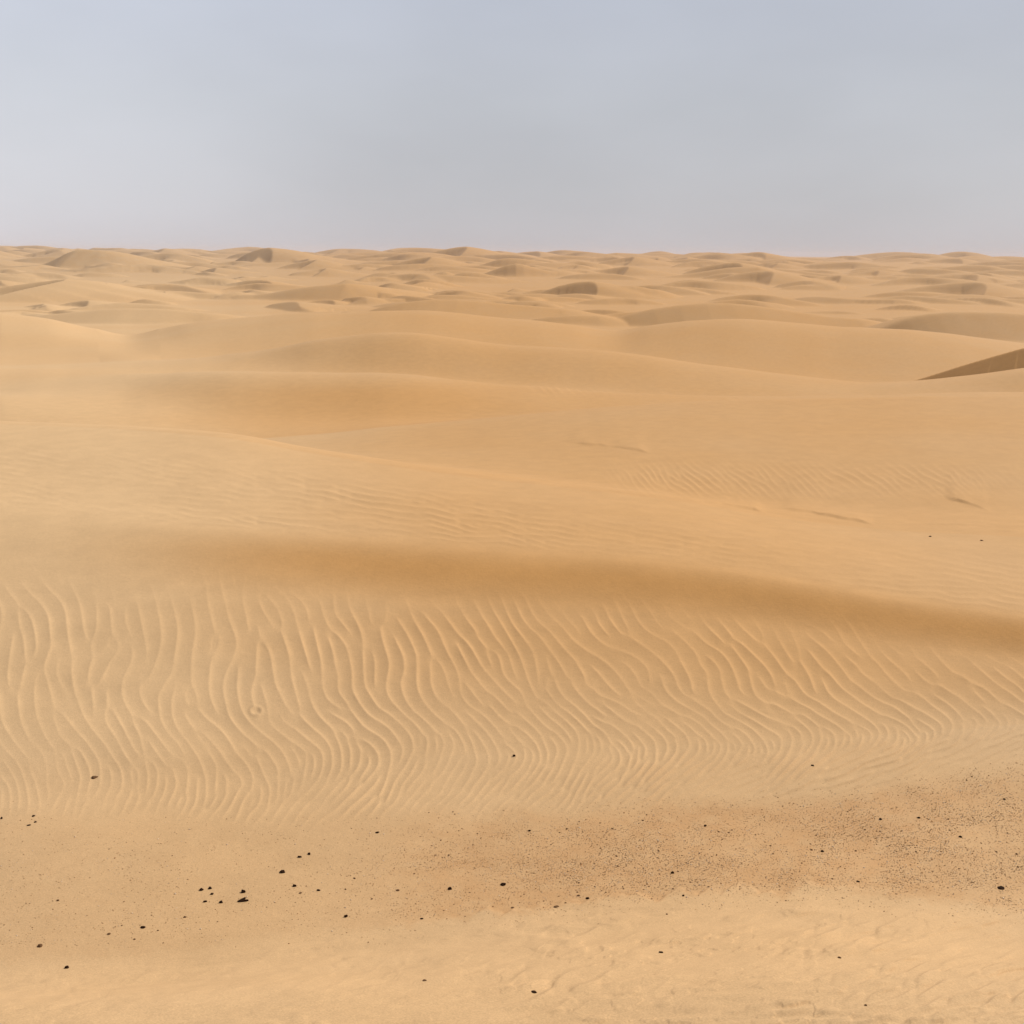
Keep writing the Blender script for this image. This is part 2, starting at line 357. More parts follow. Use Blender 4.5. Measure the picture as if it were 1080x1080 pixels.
# ------------------------------------------------------------------ wind ripples: an oriented pattern grown from noise
def grow(x0, x1, y0, y1, step, crest_fn, lam_fn, lams, iters=5, seed=1, spread=.5, nor=20):
    """crest_fn(x,y) -> dx/dy of the crest line; lam_fn -> spacing across the crests"""
    xs = np.arange(x0, x1, step); ys = np.arange(y0, y1, step)
    gx, gy = np.meshgrid(xs, ys)
    sl = crest_fn(gx, gy)                      # crest direction (sl, 1); normal pointing right: (1, -sl)
    ang = np.arctan2(-sl, 1.0)                 # angle of the normal
    lam = lam_fn(gx, gy) / step
    h, w = gx.shape
    fy = np.fft.fftfreq(h)[:, None]; fx = np.fft.fftfreq(w)[None, :]
    r = np.random.default_rng(seed); p = r.standard_normal((h, w))
    angs = (np.arange(nor) + .5) / nor * math.pi - math.pi / 2
    for it in range(iters):
        P = np.fft.fft2(p); acc = np.zeros((h, w), complex)
        for a in angs:
            da = np.abs(ang - a); da = np.minimum(da, math.pi - da)
            wa = np.clip(1 - da / (math.pi / nor), 0, 1)
            if wa.max() <= 0: continue
            for l in lams:
                wl = np.clip(1 - np.abs(np.log2(lam * step / l)) / np.log2(lams[1] / lams[0]), 0, 1)
                ww = wa * wl
                if ww.max() <= 0: continue
                f0 = step / l
                G = np.exp(-((fx - f0 * math.cos(a)) ** 2 + (fy - f0 * math.sin(a)) ** 2) / (2 * (f0 * .22 * spread * 2) ** 2))
                acc += ww * np.fft.ifft2(P * G)
        amp = np.abs(acc) + 1e-12
        p = acc.real / amp
        # keep a trace of fresh disorder in the early passes
        if it < iters - 2: p = p + .25 * r.standard_normal((h, w))
    return acc / (np.abs(acc) + 1e-12), np.clip(np.abs(acc) / np.median(np.abs(acc)), 0, 1.3), xs, ys

def wave(c, sun=.33, p1=2.2, p2=1.8):
    """sharp crests over rounded troughs; the short face lies on the right of each crest"""
    t = (np.angle(c) / (2 * math.pi)) % 1.0
    return np.where(t < sun, np.clip((sun - t) / sun, 0, 1) ** p1, np.clip((t - sun) / (1 - sun), 0, 1) ** p2)

base_y = lambda x: pchip(X9, curves[5][2], x)
rtop_y = lambda x: pchip(X9, YR, x)
brink_y = lambda x: pchip(X9, YB, x)
gend_y = lambda x: pchip(X9, curves[4][2], x)
bank_y = lambda x: pchip(X9, curves[3][2], x)

# main field: rows are measured from the chevron line (v=0) up to the smooth band (v=1), below it v<0
VV = np.array([-.55, -.35, -.12, 0.02, .12, .28, .45, .58, .70, .85, 1.1])
XC = np.array([-440, 60, 200, 360, 480, 600, 720, 860, 1000, 1520.])
TAB = np.array([
 # v: -.55  -.35  -.12  .02   .12   .28   .45   .58    .70   .85  1.1
 [-1.0, -.9, -.5, .4, .7, .45, .10, -.25, -.25, .30, .45],
 [-1.0, -.9, -.5, .4, .8, .55, .15, -.30, -.30, .30, .50],
 [-1.1, -.9, -.6, .4, .9, .80, .30, -.35, -.40, .30, .40],
 [-1.2, -1., -.8, .5, 1.2, .95, .45, .15, .25, .45, .10],
 [-1.4, -1.1, -.8, .2, 1.2, 1.25, .95, .40, .55, .85, .40],
 [-1.5, -1.2, -.9, .3, 1.3, 1.55, 1.2, .30, .75, .95, .80],
 [-1.6, -1.4, -.9, .2, 1.3, 1.70, 1.3, .30, .85, 1.0, .90],
 [-2.0, -1.7, -1., .2, 1.2, 1.75, 1.3, .60, 1.0, 1.0, .95],
 [-2.2, -1.9, -1.1, .2, 1.1, 1.60, 1.3, 1.0, 1.1, 1.05, 1.0],
 [-2.2, -1.9, -1.1, .2, 1.1, 1.50, 1.3, 1.2, 1.1, 1.05, 1.0]])
def crest_main(x, y):
    wobx = 34 * fbm(x / 110, y / 60, 2, 201); v = (base_y(x) - y) / (base_y(x) - rtop_y(x)) + .10 * fbm(x / 75, y / 60, 2, 202)
    i = np.clip(np.searchsorted(XC, x + wobx) - 1, 0, len(XC) - 2); fx = np.clip((x + wobx - XC[i]) / (XC[i + 1] - XC[i]), 0, 1)
    k = np.clip(np.searchsorted(VV, v) - 1, 0, len(VV) - 2); fv = np.clip((v - VV[k]) / (VV[k + 1] - VV[k]), 0, 1)
    s = (TAB[i, k] * (1 - fx) + TAB[i + 1, k] * fx) * (1 - fv) + (TAB[i, k + 1] * (1 - fx) + TAB[i + 1, k + 1] * fx) * fv
    return s + .62 * fbm(x / 36, y / 30, 2, 203)
def lam_main(x, y):
    v = (base_y(x) - y) / (base_y(x) - rtop_y(x))
    return np.clip((8.6 + 5.8 * sstep(-.15, .7, v)) * (1 + .14 * fbm(x / 70, y / 50, 2, 204)) * (1.20 - .26 * sstep(150, 650, x)), 7.3, 19)
gm, am_, gxs, gys = grow(-440, 1520, 590, 905, 1.0, crest_main, lam_main, [7.2, 10.2, 14.4, 20.4], iters=4, seed=3, spread=.86)
W1 = wave(gm); W1 = W1 * np.clip(am_, 0.25, 1.1)
rip = bsample(W1, gxs[0], gys[0], 1, 1, PX, PY)
vv = (base_y(PX) - PY) / (base_y(PX) - rtop_y(PX))
wob = 16 * fbm(PX / 55, PY / 40, 3, 210)
rows_near = np.zeros(RR.shape, bool); rows_near[:seg_rows['bench']] = True
mask = sstep(rtop_y(PX) - 38, rtop_y(PX) + 22, PY + wob) * (1 - sstep(gend_y(PX) - 14, gend_y(PX) + 10, PY + .7 * wob))
mask = mask * (1 + (.7 + .9 * sstep(500, 850, PX)) * sstep(.05, -.25, vv)) * (.45 + .60 * sstep(120, 520, PX)) * 1.0
mask = mask * (sstep(-430, -330, PX) * (1 - sstep(1410, 1510, PX))) * rows_near
lam_w = lam_main(PX, PY) * RR / F
DZ = rip * mask * lam_w * .090 * (.82 + .5 * fbm(PX / 48, PY / 40, 2, 212))

# fine ripples on the bench above the smooth band
def crest_bench(x, y): return 9.0 + 2.5 * fbm(x / 160, y / 50, 2, 221)
gb, ab, bx, by = grow(-340, 1420, 430, 680, 1.0, crest_bench, lambda x, y: 6.0 + .9 * fbm(x / 120, y / 60, 2, 222), [4.6, 6, 7.8], iters=4, seed=5, spread=.6)
W2 = bsample(wave(gb, .45, 1.8, 1.8) * np.clip(ab, .2, 1.1), bx[0], by[0], 1, 1, PX, PY)
ro = np.zeros(RR.shape, bool); ro[seg_rows['brink']:seg_rows['T1']] = True
k1y = lambda x: pchip(XK1, curves[10][2], x)
mb = sstep(k1y(PX) + 12, k1y(PX) + 40, PY) * (1 - sstep(brink_y(PX) - 14, brink_y(PX) + 2, PY)) * (.3 + .7 * sstep(60, 330, PX)) * (.55 + .45 * fbm(PX / 130, PY / 40, 2, 223)) * ro
DZ = DZ + W2 * mb * .0100 * RR / 8

# ripples on the hollow's floor and on the swell behind it
def crest_hol(x, y): return 1.35 + .7 * fbm(x / 60, y / 25, 2, 231)
gh, ah, hx, hy = grow(480, 1220, 380, 570, 1.0, crest_hol, lambda x, y: 6.2 + .7 * fbm(x / 60, y / 25, 2, 232), [5, 6.6, 8.8], iters=4, seed=6, spread=.7)
W3 = bsample(wave(gh) * np.clip(ah, .2, 1.1), hx[0], hy[0], 1, 1, PX, PY)
ro = np.zeros(RR.shape, bool); ro[seg_rows['K1']:seg_rows['T3']] = True
mh = np.exp(-((PY - 507 - .01 * (PX - 800)) / 15.) ** 2) * sstep(610, 730, PX) * (1 - sstep(980, 1060, PX) * .8) \
   + .5 * np.exp(-((PY - 407) / 9.) ** 2) * sstep(545, 580, PX) * (1 - sstep(690, 740, PX))
DZ = DZ + W3 * mh * ro * .010 * RR / 12 * (.75 + .5 * fbm(PX / 70, PY / 20, 2, 233))

# foreground bank: wind-cut streaks and little lips, and its scalloped edge over the gravel
def crest_bank(x, y): return -4.2 + 2.2 * fbm(x / 150, y / 50, 2, 241)
gf, af, fx_, fy_ = grow(-340, 1420, 900, 1200, 1.0, crest_bank, lambda x, y: 15 + 4 * fbm(x / 90, y / 40, 2, 242), [11, 16, 23], iters=3, seed=8, spread=1.1)
W4 = bsample(wave(np.conj(gf), .3, 1.6, 1.5) * np.clip(af - .25, 0, 1.2), fx_[0], fy_[0], 1, 1, PX, PY)
ro = np.zeros(RR.shape, bool); ro[seg_rows['step']:seg_rows['gravel_end']] = True
skew = PX + .9 * (PY - bank_y(PX))
tt = (skew / 34 + .55 * fbm(skew / 60, 0 * PX, 2, 243)) % 1.0
scal = 5.5 * (.65 + .9 * fbm(skew / 85, 0 * PX + 5, 2, 249)) * np.where(tt < .80, tt / .80, (1 - tt) / .20) - 5 + 9 * fbm(PX / 34, PY / 26, 4, 244)
edge_str = sstep(330, 560, PX + 40 * fbm(PX / 80, 0 * PX + 8, 2, 247)) * (1 - .6 * sstep(860, 960, PX))
eb = bank_y(PX) + scal * (.3 + .7 * edge_str)
onb = sstep(eb - 3.5, eb + 3.5, PY)
e0 = bank_y(PX)
bk = sstep(e0 - 6, e0 + 30, PY)
up_r = PY + .16 * PX                                          # streaks rise to the right
amp4 = np.clip(.30 + 1.1 * fbm(PX / 150, PY / 40, 3, 245), 0, 1.3)
patch = fbm(PX / 75 + 3, up_r / 14, 3, 248, .5)
lip = sstep(.0, .14, patch) * .6 + sstep(.20, .34, patch) * .5   # thin lifted sheets with small lee steps
DZ = DZ + ro * (onb * .0075 * edge_str * (1 - sstep(e0 + 10, e0 + 80, PY) * .9)
     + bk * W4 * .015 * amp4 * (.35 + .65 * sstep(250, 800, PX))
     + bk * (1 - .65 * sstep(1015, 1060, PY)) * (.0060 * lip + .0055 * patch) * (.35 + .65 * sstep(350, 760, PX))
     + bk * .0040 * fbm(PX / 46, up_r / 5, 3, 246)
     + bk * .0032 * sstep(.06, .20, fbm(PX / 30 + 11, up_r / 7.5, 3, 252)) * (.2 + .8 * sstep(330, 760, PX)) * np.clip(.5 + 1.2 * fbm(PX / 160, PY / 50, 2, 253), 0, 1))

# low broken lips of crusted sand in the hollow
def scarp(pts, h, up, wd=1.8):
    global DZ
    xs = [p[0] for p in pts]; ys = [p[1] for p in pts]
    yl = pchip(xs, ys, PX) + 1.6 * fbm(PX / 26, 0 * PX + xs[0], 3, 250)
    d = PY - yl
    prof = np.where(d < 0, np.exp(-np.abs(d) / up), 1 - sstep(0, wd, d))
    tx = sstep(xs[0], xs[0] + (xs[-1] - xs[0]) * .25, PX) * (1 - sstep(xs[-1] - (xs[-1] - xs[0]) * .2, xs[-1], PX))
    r2 = np.zeros(RR.shape, bool); r2[seg_rows['K1']:seg_rows['T2']] = True
    DZ = DZ + r2 * prof * tx * h * np.clip(.8 + .7 * fbm(PX / 24, PY / 30, 2, 251), .1, 1.5)
scarp([(594, 465), (612, 467), (640, 470), (690, 476)], .022, 12)
scarp([(740, 528), (775, 533), (810, 540)], .018, 9)
scarp([(812, 535), (850, 539), (885, 545), (925, 553)], .026, 10)
scarp([(995, 525), (1015, 529), (1034, 535), (1046, 540)], .028, 12)
scarp([(965, 551), (990, 552), (1020, 553), (1050, 556)], .008, 6)
ZZ[:near] += DZ

# dimple left by something on the ripples
dd = np.hypot(PX - 270, (PY - 750) * 1.3)
ZZ[:near] += - .006 * np.exp(-(dd / 3.2) ** 2) + .003 * np.exp(-((dd - 6) / 2.2) ** 2)

# ------------------------------------------------------------------ sand colour masks (grain colour, plus some shade and veil light put into it)
grav = sstep(gend_y(PX) - 14, gend_y(PX) + 20, PY + 10 * fbm(PX / 50, PY / 22, 3, 261)) * (1 - sstep(eb - 5, eb + 9, PY + 6 * fbm(PX / 12, PY / 7, 3, 264)))
grav = grav * (.22 + .78 * sstep(300, 560, PX + 60 * fbm(PX / 120, PY / 40, 2, 262))) * (1 - .35 * sstep(900, 1080, PX))
rn = np.zeros(RR.shape, bool); rn[seg_rows['front']:seg_rows['rtop']] = True
grav = grav * rn * (.8 + .4 * fbm(PX / 16, PY / 8, 3, 263))
bw = rtop_y(PX) - brink_y(PX)
orange = sstep(brink_y(PX) - 12, brink_y(PX) + .30 * bw, PY) * (1 - sstep(brink_y(PX) + .30 * bw, brink_y(PX) + .95 * bw, PY)) * sstep(0, 420, PX)
rn = np.zeros(RR.shape, bool); rn[seg_rows['base']:seg_rows['K1']] = True
orange = orange * rn
def pad(a): f = np.zeros(FULL[0].shape); f[:near] = a; return f
grav = pad(grav); orange = pad(orange); RR, PX, PY = FULL
m2 = np.zeros(RR.shape); r0 = seg_rows['K1']; r1 = rowT5 + 200
sw = fbm(XX[r0:r1] / (RR[r0:r1] * .35), RR[r0:r1] ** .5 * 1.6, 3, 271)
m2[r0:r1] = np.clip(.35 + .9 * sw, 0, 1) * .55
rn = np.zeros(RR.shape, bool); rn[seg_rows['base']:] = True
wide = (.06 + .46 * sstep(120, 520, PX + 60 * fbm(PX / 200, PY / 60, 2, 272)) * (1 - .25 * sstep(820, 1080, PX))) * sstep(base_y(PX) + 20, rtop_y(PX), PY) * rn
hol_shade = np.zeros(RR.shape); hol_shade[seg_rows['K2']:seg_rows['K3'] + 20] = 1
orange = np.maximum(orange, hol_shade * .62 * np.exp(-((PX - 375) / 190.) ** 2) * sstep(396, 418, PY))  # warm shade of the hollow, put into the colour as deeper orange
orange = np.where(owner == RIGHT_FACE, np.maximum(orange, .75), orange)  # slip face's warm shade tone added to its colour
orange = 1 - (1 - orange * .8) * (1 - wide) * (1 - m2 * .45 * (1 - sstep(200, 600, RR)))

rn = np.zeros(RR.shape, bool); rn[seg_rows['base']:] = True
cream_veil = (1 - sstep(60, 560, PX + 70 * fbm(PX / 160, PY / 50, 3, 274))) * (.55 + .45 * (1 - sstep(brink_y(PX), rtop_y(PX), PY))) * rn * (1 - sstep(150, 400, RR)) * (1 - sstep(base_y(PX) - 75, base_y(PX) - 5, PY + 14 * fbm(PX / 60, PY / 30, 3, 275)))  # paler to the left: a veil of light put into the sand colour
# ------------------------------------------------------------------ materials
def nt(name):
    m = bpy.data.materials.new(name); m.use_nodes = True; t = m.node_tree; t.nodes.clear()
    o = t.nodes.new('ShaderNodeOutputMaterial'); b = t.nodes.new('ShaderNodeBsdfPrincipled'); t.links.new(b.outputs[0], o.inputs[0])
    return m, t, b
def node(t, kind, **kw):
    n_ = t.nodes.new(kind)
    for k, v in kw.items():
        if hasattr(n_, k): setattr(n_, k, v)
        else: n_.inputs[k.replace('_', ' ')].default_value = v
    return n_
def mixc(t, fac, a, b, blend='MIX'):
    m = t.nodes.new('ShaderNodeMix'); m.data_type = 'RGBA'; m.blend_type = blend
    for s, v in ((0, fac), (6, a), (7, b)):
        if hasattr(v, 'node'): t.links.new(v, m.inputs[s])
        else: m.inputs[s].default_value = v
    return m.outputs[2]

SAND = (.555, .352, .176, 1); PALE = (.560, .373, .202, 1); ORANGE = (.555, .280, .088, 1); GRAVEL = (.495, .285, .130, 1)
sand, t, b = nt('sand')
b.inputs['Roughness'].default_value = .95; b.inputs['Specular IOR Level'].default_value = .12
tc = node(t, 'ShaderNodeTexCoord')
ao = node(t, 'ShaderNodeAttribute', attribute_name='orange'); ag = node(t, 'ShaderNodeAttribute', attribute_name='gravel')
big = node(t, 'ShaderNodeTexNoise', Scale=.35, Detail=4.0); t.links.new(tc.outputs['Object'], big.inputs['Vector'])
mr = node(t, 'ShaderNodeMapRange'); mr.inputs[1].default_value = .35; mr.inputs[2].default_value = .68; t.links.new(big.outputs[0], mr.inputs[0])
col = mixc(t, mr.outputs[0], SAND, PALE)
ac = node(t, 'ShaderNodeAttribute', attribute_name='cream_veil')
col = mixc(t, ac.outputs['Fac'], col, (.655, .435, .230, 1))
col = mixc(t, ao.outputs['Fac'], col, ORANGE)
col = mixc(t, ag.outputs['Fac'], col, GRAVEL)
gr = node(t, 'ShaderNodeTexNoise', Scale=190.0, Detail=3.0, Roughness=.7); t.links.new(tc.outputs['Object'], gr.inputs['Vector'])
mr2 = node(t, 'ShaderNodeMapRange'); mr2.inputs[1].default_value = .3; mr2.inputs[2].default_value = .7; mr2.inputs[3].default_value = .85; mr2.inputs[4].default_value = 1.13
t.links.new(gr.outputs[0], mr2.inputs[0])
cmb = node(t, 'ShaderNodeCombineXYZ')
for k in range(3): t.links.new(mr2.outputs[0], cmb.inputs[k])
col = mixc(t, 1.0, col, cmb.outputs[0], 'MULTIPLY')
t.links.new(col, b.inputs['Base Color'])
mo = node(t, 'ShaderNodeTexNoise', Scale=4.0, Detail=9.0, Roughness=.72); t.links.new(tc.outputs['Object'], mo.inputs['Vector'])
mr3 = node(t, 'ShaderNodeMapRange'); mr3.inputs[1].default_value = .3; mr3.inputs[2].default_value = .7; mr3.inputs[3].default_value = .945; mr3.inputs[4].default_value = 1.055
t.links.new(mo.outputs[0], mr3.inputs[0])
cm3 = node(t, 'ShaderNodeCombineXYZ')
for k in range(3): t.links.new(mr3.outputs[0], cm3.inputs[k])
col = mixc(t, 1.0, col, cm3.outputs[0], 'MULTIPLY'); t.links.new(col, b.inputs['Base Color'])
bn = node(t, 'ShaderNodeTexNoise', Scale=26.0, Detail=5.0, Roughness=.6); t.links.new(tc.outputs['Object'], bn.inputs['Vector'])
bu = node(t, 'ShaderNodeBump', Strength=.35, Distance=.006); t.links.new(bn.outputs[0], bu.inputs['Height'])
t.links.new(bu.outputs[0], b.inputs['Normal'])

def stone_mat(name, c0, c1, rough=.8):
    m, t, b = nt(name); b.inputs['Roughness'].default_value = rough; b.inputs['Specular IOR Level'].default_value = .04
    tc = node(t, 'ShaderNodeTexCoord'); n1 = node(t, 'ShaderNodeTexNoise', Scale=90.0, Detail=4.0); t.links.new(tc.outputs['Object'], n1.inputs['Vector'])
    cr = node(t, 'ShaderNodeMapRange'); cr.inputs[1].default_value = .35; cr.inputs[2].default_value = .65; t.links.new(n1.outputs[0], cr.inputs[0])
    t.links.new(mixc(t, cr.outputs[0], c0, c1), b.inputs['Base Color'])
    bu = node(t, 'ShaderNodeBump', Strength=.5, Distance=.002); t.links.new(n1.outputs[0], bu.inputs['Height']); t.links.new(bu.outputs[0], b.inputs['Normal'])
    return m
M_black = stone_mat('black_stone', (.016, .007, .003, 1), (.040, .018, .008, 1))
M_brown = stone_mat('brown_stone', (.10, .05, .022, 1), (.19, .105, .05, 1))
M_pale = stone_mat('pale_stone', (.58, .42, .27, 1), (.66, .5, .34, 1))
gm_, t, b = nt('gravel_stone'); b.inputs['Roughness'].default_value = .9; b.inputs['Specular IOR Level'].default_value = .1
at = node(t, 'ShaderNodeAttribute', attribute_name='stone_colour'); t.links.new(at.outputs['Color'], b.inputs['Base Color'])

# ------------------------------------------------------------------ terrain sheets
verts = np.stack([XX, YY, ZZ], -1)
def tag(o, label=None, cat=None, group=None, kind=None):
    if label: o['label'] = label
    if cat: o['category'] = cat
    if group: o['group'] = group
    if kind: o['kind'] = kind
    return o

ii, jj = np.meshgrid(np.arange(NR - 1), np.arange(NT), indexing='ij')
jn = (jj + 1) % NT
quads = np.stack([ii * NT + jj, ii * NT + jn, (ii + 1) * NT + jn, (ii + 1) * NT + jj], -1)   # faces seen from above
V = verts.reshape(-1, 3)
# smooth vertex normals of the whole sheet so that cut edges do not show
def grid_normals():
    dth = np.roll(verts, -1, 1) - np.roll(verts, 1, 1)
    dr = np.zeros_like(verts); dr[1:-1] = verts[2:] - verts[:-2]; dr[0] = verts[1] - verts[0]; dr[-1] = verts[-1] - verts[-2]
    nn = np.cross(dth, dr); nn /= np.linalg.norm(nn, axis=-1, keepdims=True) + 1e-12
    nn[nn[..., 2] < 0] *= -1
    return nn.reshape(-1, 3)
N = grid_normals()
def sheet(name, fmask):
    q = quads[fmask].reshape(-1, 4)
    q = q[:, ::-1] if flip else q
    u, inv = np.unique(q, return_inverse=True)
    me = bpy.data.meshes.new(name)
    me.vertices.add(len(u)); me.vertices.foreach_set('co', V[u].astype(np.float32).ravel())
    nf = len(q)
    me.loops.add(nf * 4); me.loops.foreach_set('vertex_index', inv.astype(np.int32).ravel())
    me.polygons.add(nf); me.polygons.foreach_set('loop_start', np.arange(nf, dtype=np.int32) * 4)
    me.polygons.foreach_set('loop_total', np.full(nf, 4, np.int32))
    me.update(calc_edges=True)
    me.polygons.foreach_set('use_smooth', np.ones(nf, bool))
    for an, arr in (('orange', orange), ('gravel', grav), ('cream_veil', cream_veil)):
        a = me.attributes.new(an, 'FLOAT', 'POINT'); a.data.foreach_set('value', arr.ravel()[u].astype(np.float32))
    me.normals_split_custom_set_from_vertices(N[u].astype(np.float32))
    me.materials.append(sand)
    o = bpy.data.objects.new(name, me); C.objects.link(o); return o
# orientation test
q0 = quads[NR // 2, NT // 2]; e1 = V[q0[1]] - V[q0[0]]; e2 = V[q0[3]] - V[q0[0]]
flip = np.cross(e1, e2)[2] < 0

own = owner[:-1, :].copy()
inaz = (np.abs(TH) < R_(42))[None, :] & np.ones((NR - 1, 1), bool)
rows_i = np.arange(NR - 1)[:, None] & np.full((1, NT), -1)
def strip(a, b, label):
    dune_info.append((label, 'dunes close to the camera')); oid = len(dune_info) - 1
    m = (rows_i >= seg_rows[a]) & (rows_i < seg_rows[b]) & inaz & (own == 0); own[m] = oid
strip('base', 'T1', 'nearest dune with wavy rippled face and a smooth orange band along its brink')
strip('T1', 'T2', 'low swell with ripple patch and small crusted lips behind the rippled dune')
strip('T2', 'T3', 'smooth swell with a shaded front slope behind the ripple patch at left')
strip('T3', 'T4', 'long pale crested swell running down to the dark triangle at the right')
strip('T4', 'T5', 'broad smooth swells closing the near sand, with faces turned to the camera')
own_last = own
g = sheet('ground', own == 0)
tag(g, 'pale orange desert sand floor between the dunes', 'sand', kind='structure')
for k in range(1, len(dune_info)):
    m = own == k
    if m.sum() < 12: continue
    o = sheet('dune', m); tag(o, dune_info[k][0], 'dune', dune_info[k][1], 'structure')

# ------------------------------------------------------------------ stones
# surface point under a photograph measurement, found on the finished terrain
PX2, PY2 = project(XX, YY, ZZ)
nr_lim = seg_rows['T2']
def surf(x, y):
    d = (PX2[:nr_lim] - x) ** 2 + (PY2[:nr_lim] - y) ** 2
    k = np.argmin(d); return V[k], N[k]

def icos(sub):
    import bmesh
    bm = bmesh.new(); bmesh.ops.create_icosphere(bm, subdivisions=sub, radius=1.0)
    v = np.array([p.co[:] for p in bm.verts]); f = np.array([[q.index for q in p.verts] for p in bm.faces]); bm.free(); return v, f
IV, IF = icos(3)
def rock_mesh(name, seed, flat=.55, cuts=9, mat=None, pinch=0.):
    """a weathered stone: a ball trimmed by random planes, roughened"""
    r = np.random.default_rng(seed); v = IV.copy()
    for _ in range(cuts):
        nrm = r.standard_normal(3); nrm /= np.linalg.norm(nrm); d = r.uniform(.55, .85)
        over = v @ nrm - d; v = v - np.clip(over, 0, None)[:, None] * nrm * .92
    v += .05 * r.standard_normal(3) + .06 * np.stack([np.sin(v[:, (k + 1) % 3] * 5 + r.uniform(0, 6)) * np.cos(v[:, k] * 4 + r.uniform(0, 6)) for k in range(3)], -1)
    v[:, 0] *= 1.0; v[:, 1] *= r.uniform(.6, .9); v[:, 2] *= flat
    if pinch: v[:, 1] *= 1 - pinch * (v[:, 0] > 0) * np.abs(v[:, 0]); v[:, 2] *= 1 - pinch * .6 * (v[:, 0] + 1) * .5
    me = bpy.data.meshes.new(name); me.from_pydata(v.tolist(), [], IF.tolist())
    for p in me.polygons: p.use_smooth = (p.index % 7 != 0)
    me.materials.append(mat); return me
blacks = [rock_mesh('stone', 100 + k, .5 + .08 * (k % 4), mat=M_black, pinch=.35 * (k % 3 == 1)) for k in range(8)]
browns = [rock_mesh('stone', 200 + k, .55, mat=M_brown) for k in range(5)]
pales = [rock_mesh('stone', 300 + k, .6, mat=M_pale) for k in range(4)]

# forked slab: two tongues joined at one end
def fork_mesh():
    import bmesh
    bm = bmesh.new()
    out = [(-1, -.25), (-.6, -.42), (.2, -.36), (1.0, -.22), (1.05, -.08), (.35, -.06), (-.1, .02), (.1, .30), (.42, .72), (.28, .85), (-.25, .48), (-.8, .18)]
    lo_ = [bm.verts.new((x, y, -.25)) for x, y in out]; hi_ = [bm.verts.new((x * .9, y * .9, .22 + .10 * math.sin(3 * x + 2 * y))) for x, y in out]
    n_ = len(out); bm.faces.new(hi_); bm.faces.new(lo_[::-1])
    for k in range(n_): bm.faces.new((lo_[k], lo_[(k + 1) % n_], hi_[(k + 1) % n_], hi_[k]))
    bmesh.ops.triangulate(bm, faces=bm.faces[:]); bmesh.ops.bevel(bm, geom=bm.edges[:], offset=.03, segments=1, affect='EDGES')
    me = bpy.data.meshes.new('stone'); bm.to_mesh(me); bm.free(); me.materials.append(M_black); return me

def put(me, x, y, w, hpx, label, group=None, kind='stone', yaw=None, sink=.25):
    p, nrm = surf(x, y + hpx * .35)
    rr = float(np.linalg.norm(p)); s = w * rr / F / 2
    o = bpy.data.objects.new(kind, me); C.objects.link(o)
    o.scale = (s, s, s * min(1.6, max(.5, hpx / w * 2.0)))
    o.location = (p[0], p[1], p[2] + s * (.3 - sink)); o.rotation_euler = (random.uniform(-.15, .15), random.uniform(-.15, .15), random.uniform(-.6, .6) if yaw is None else yaw)
    tag(o, label, 'stone' if kind == 'stone' else 'pebble', group); return o

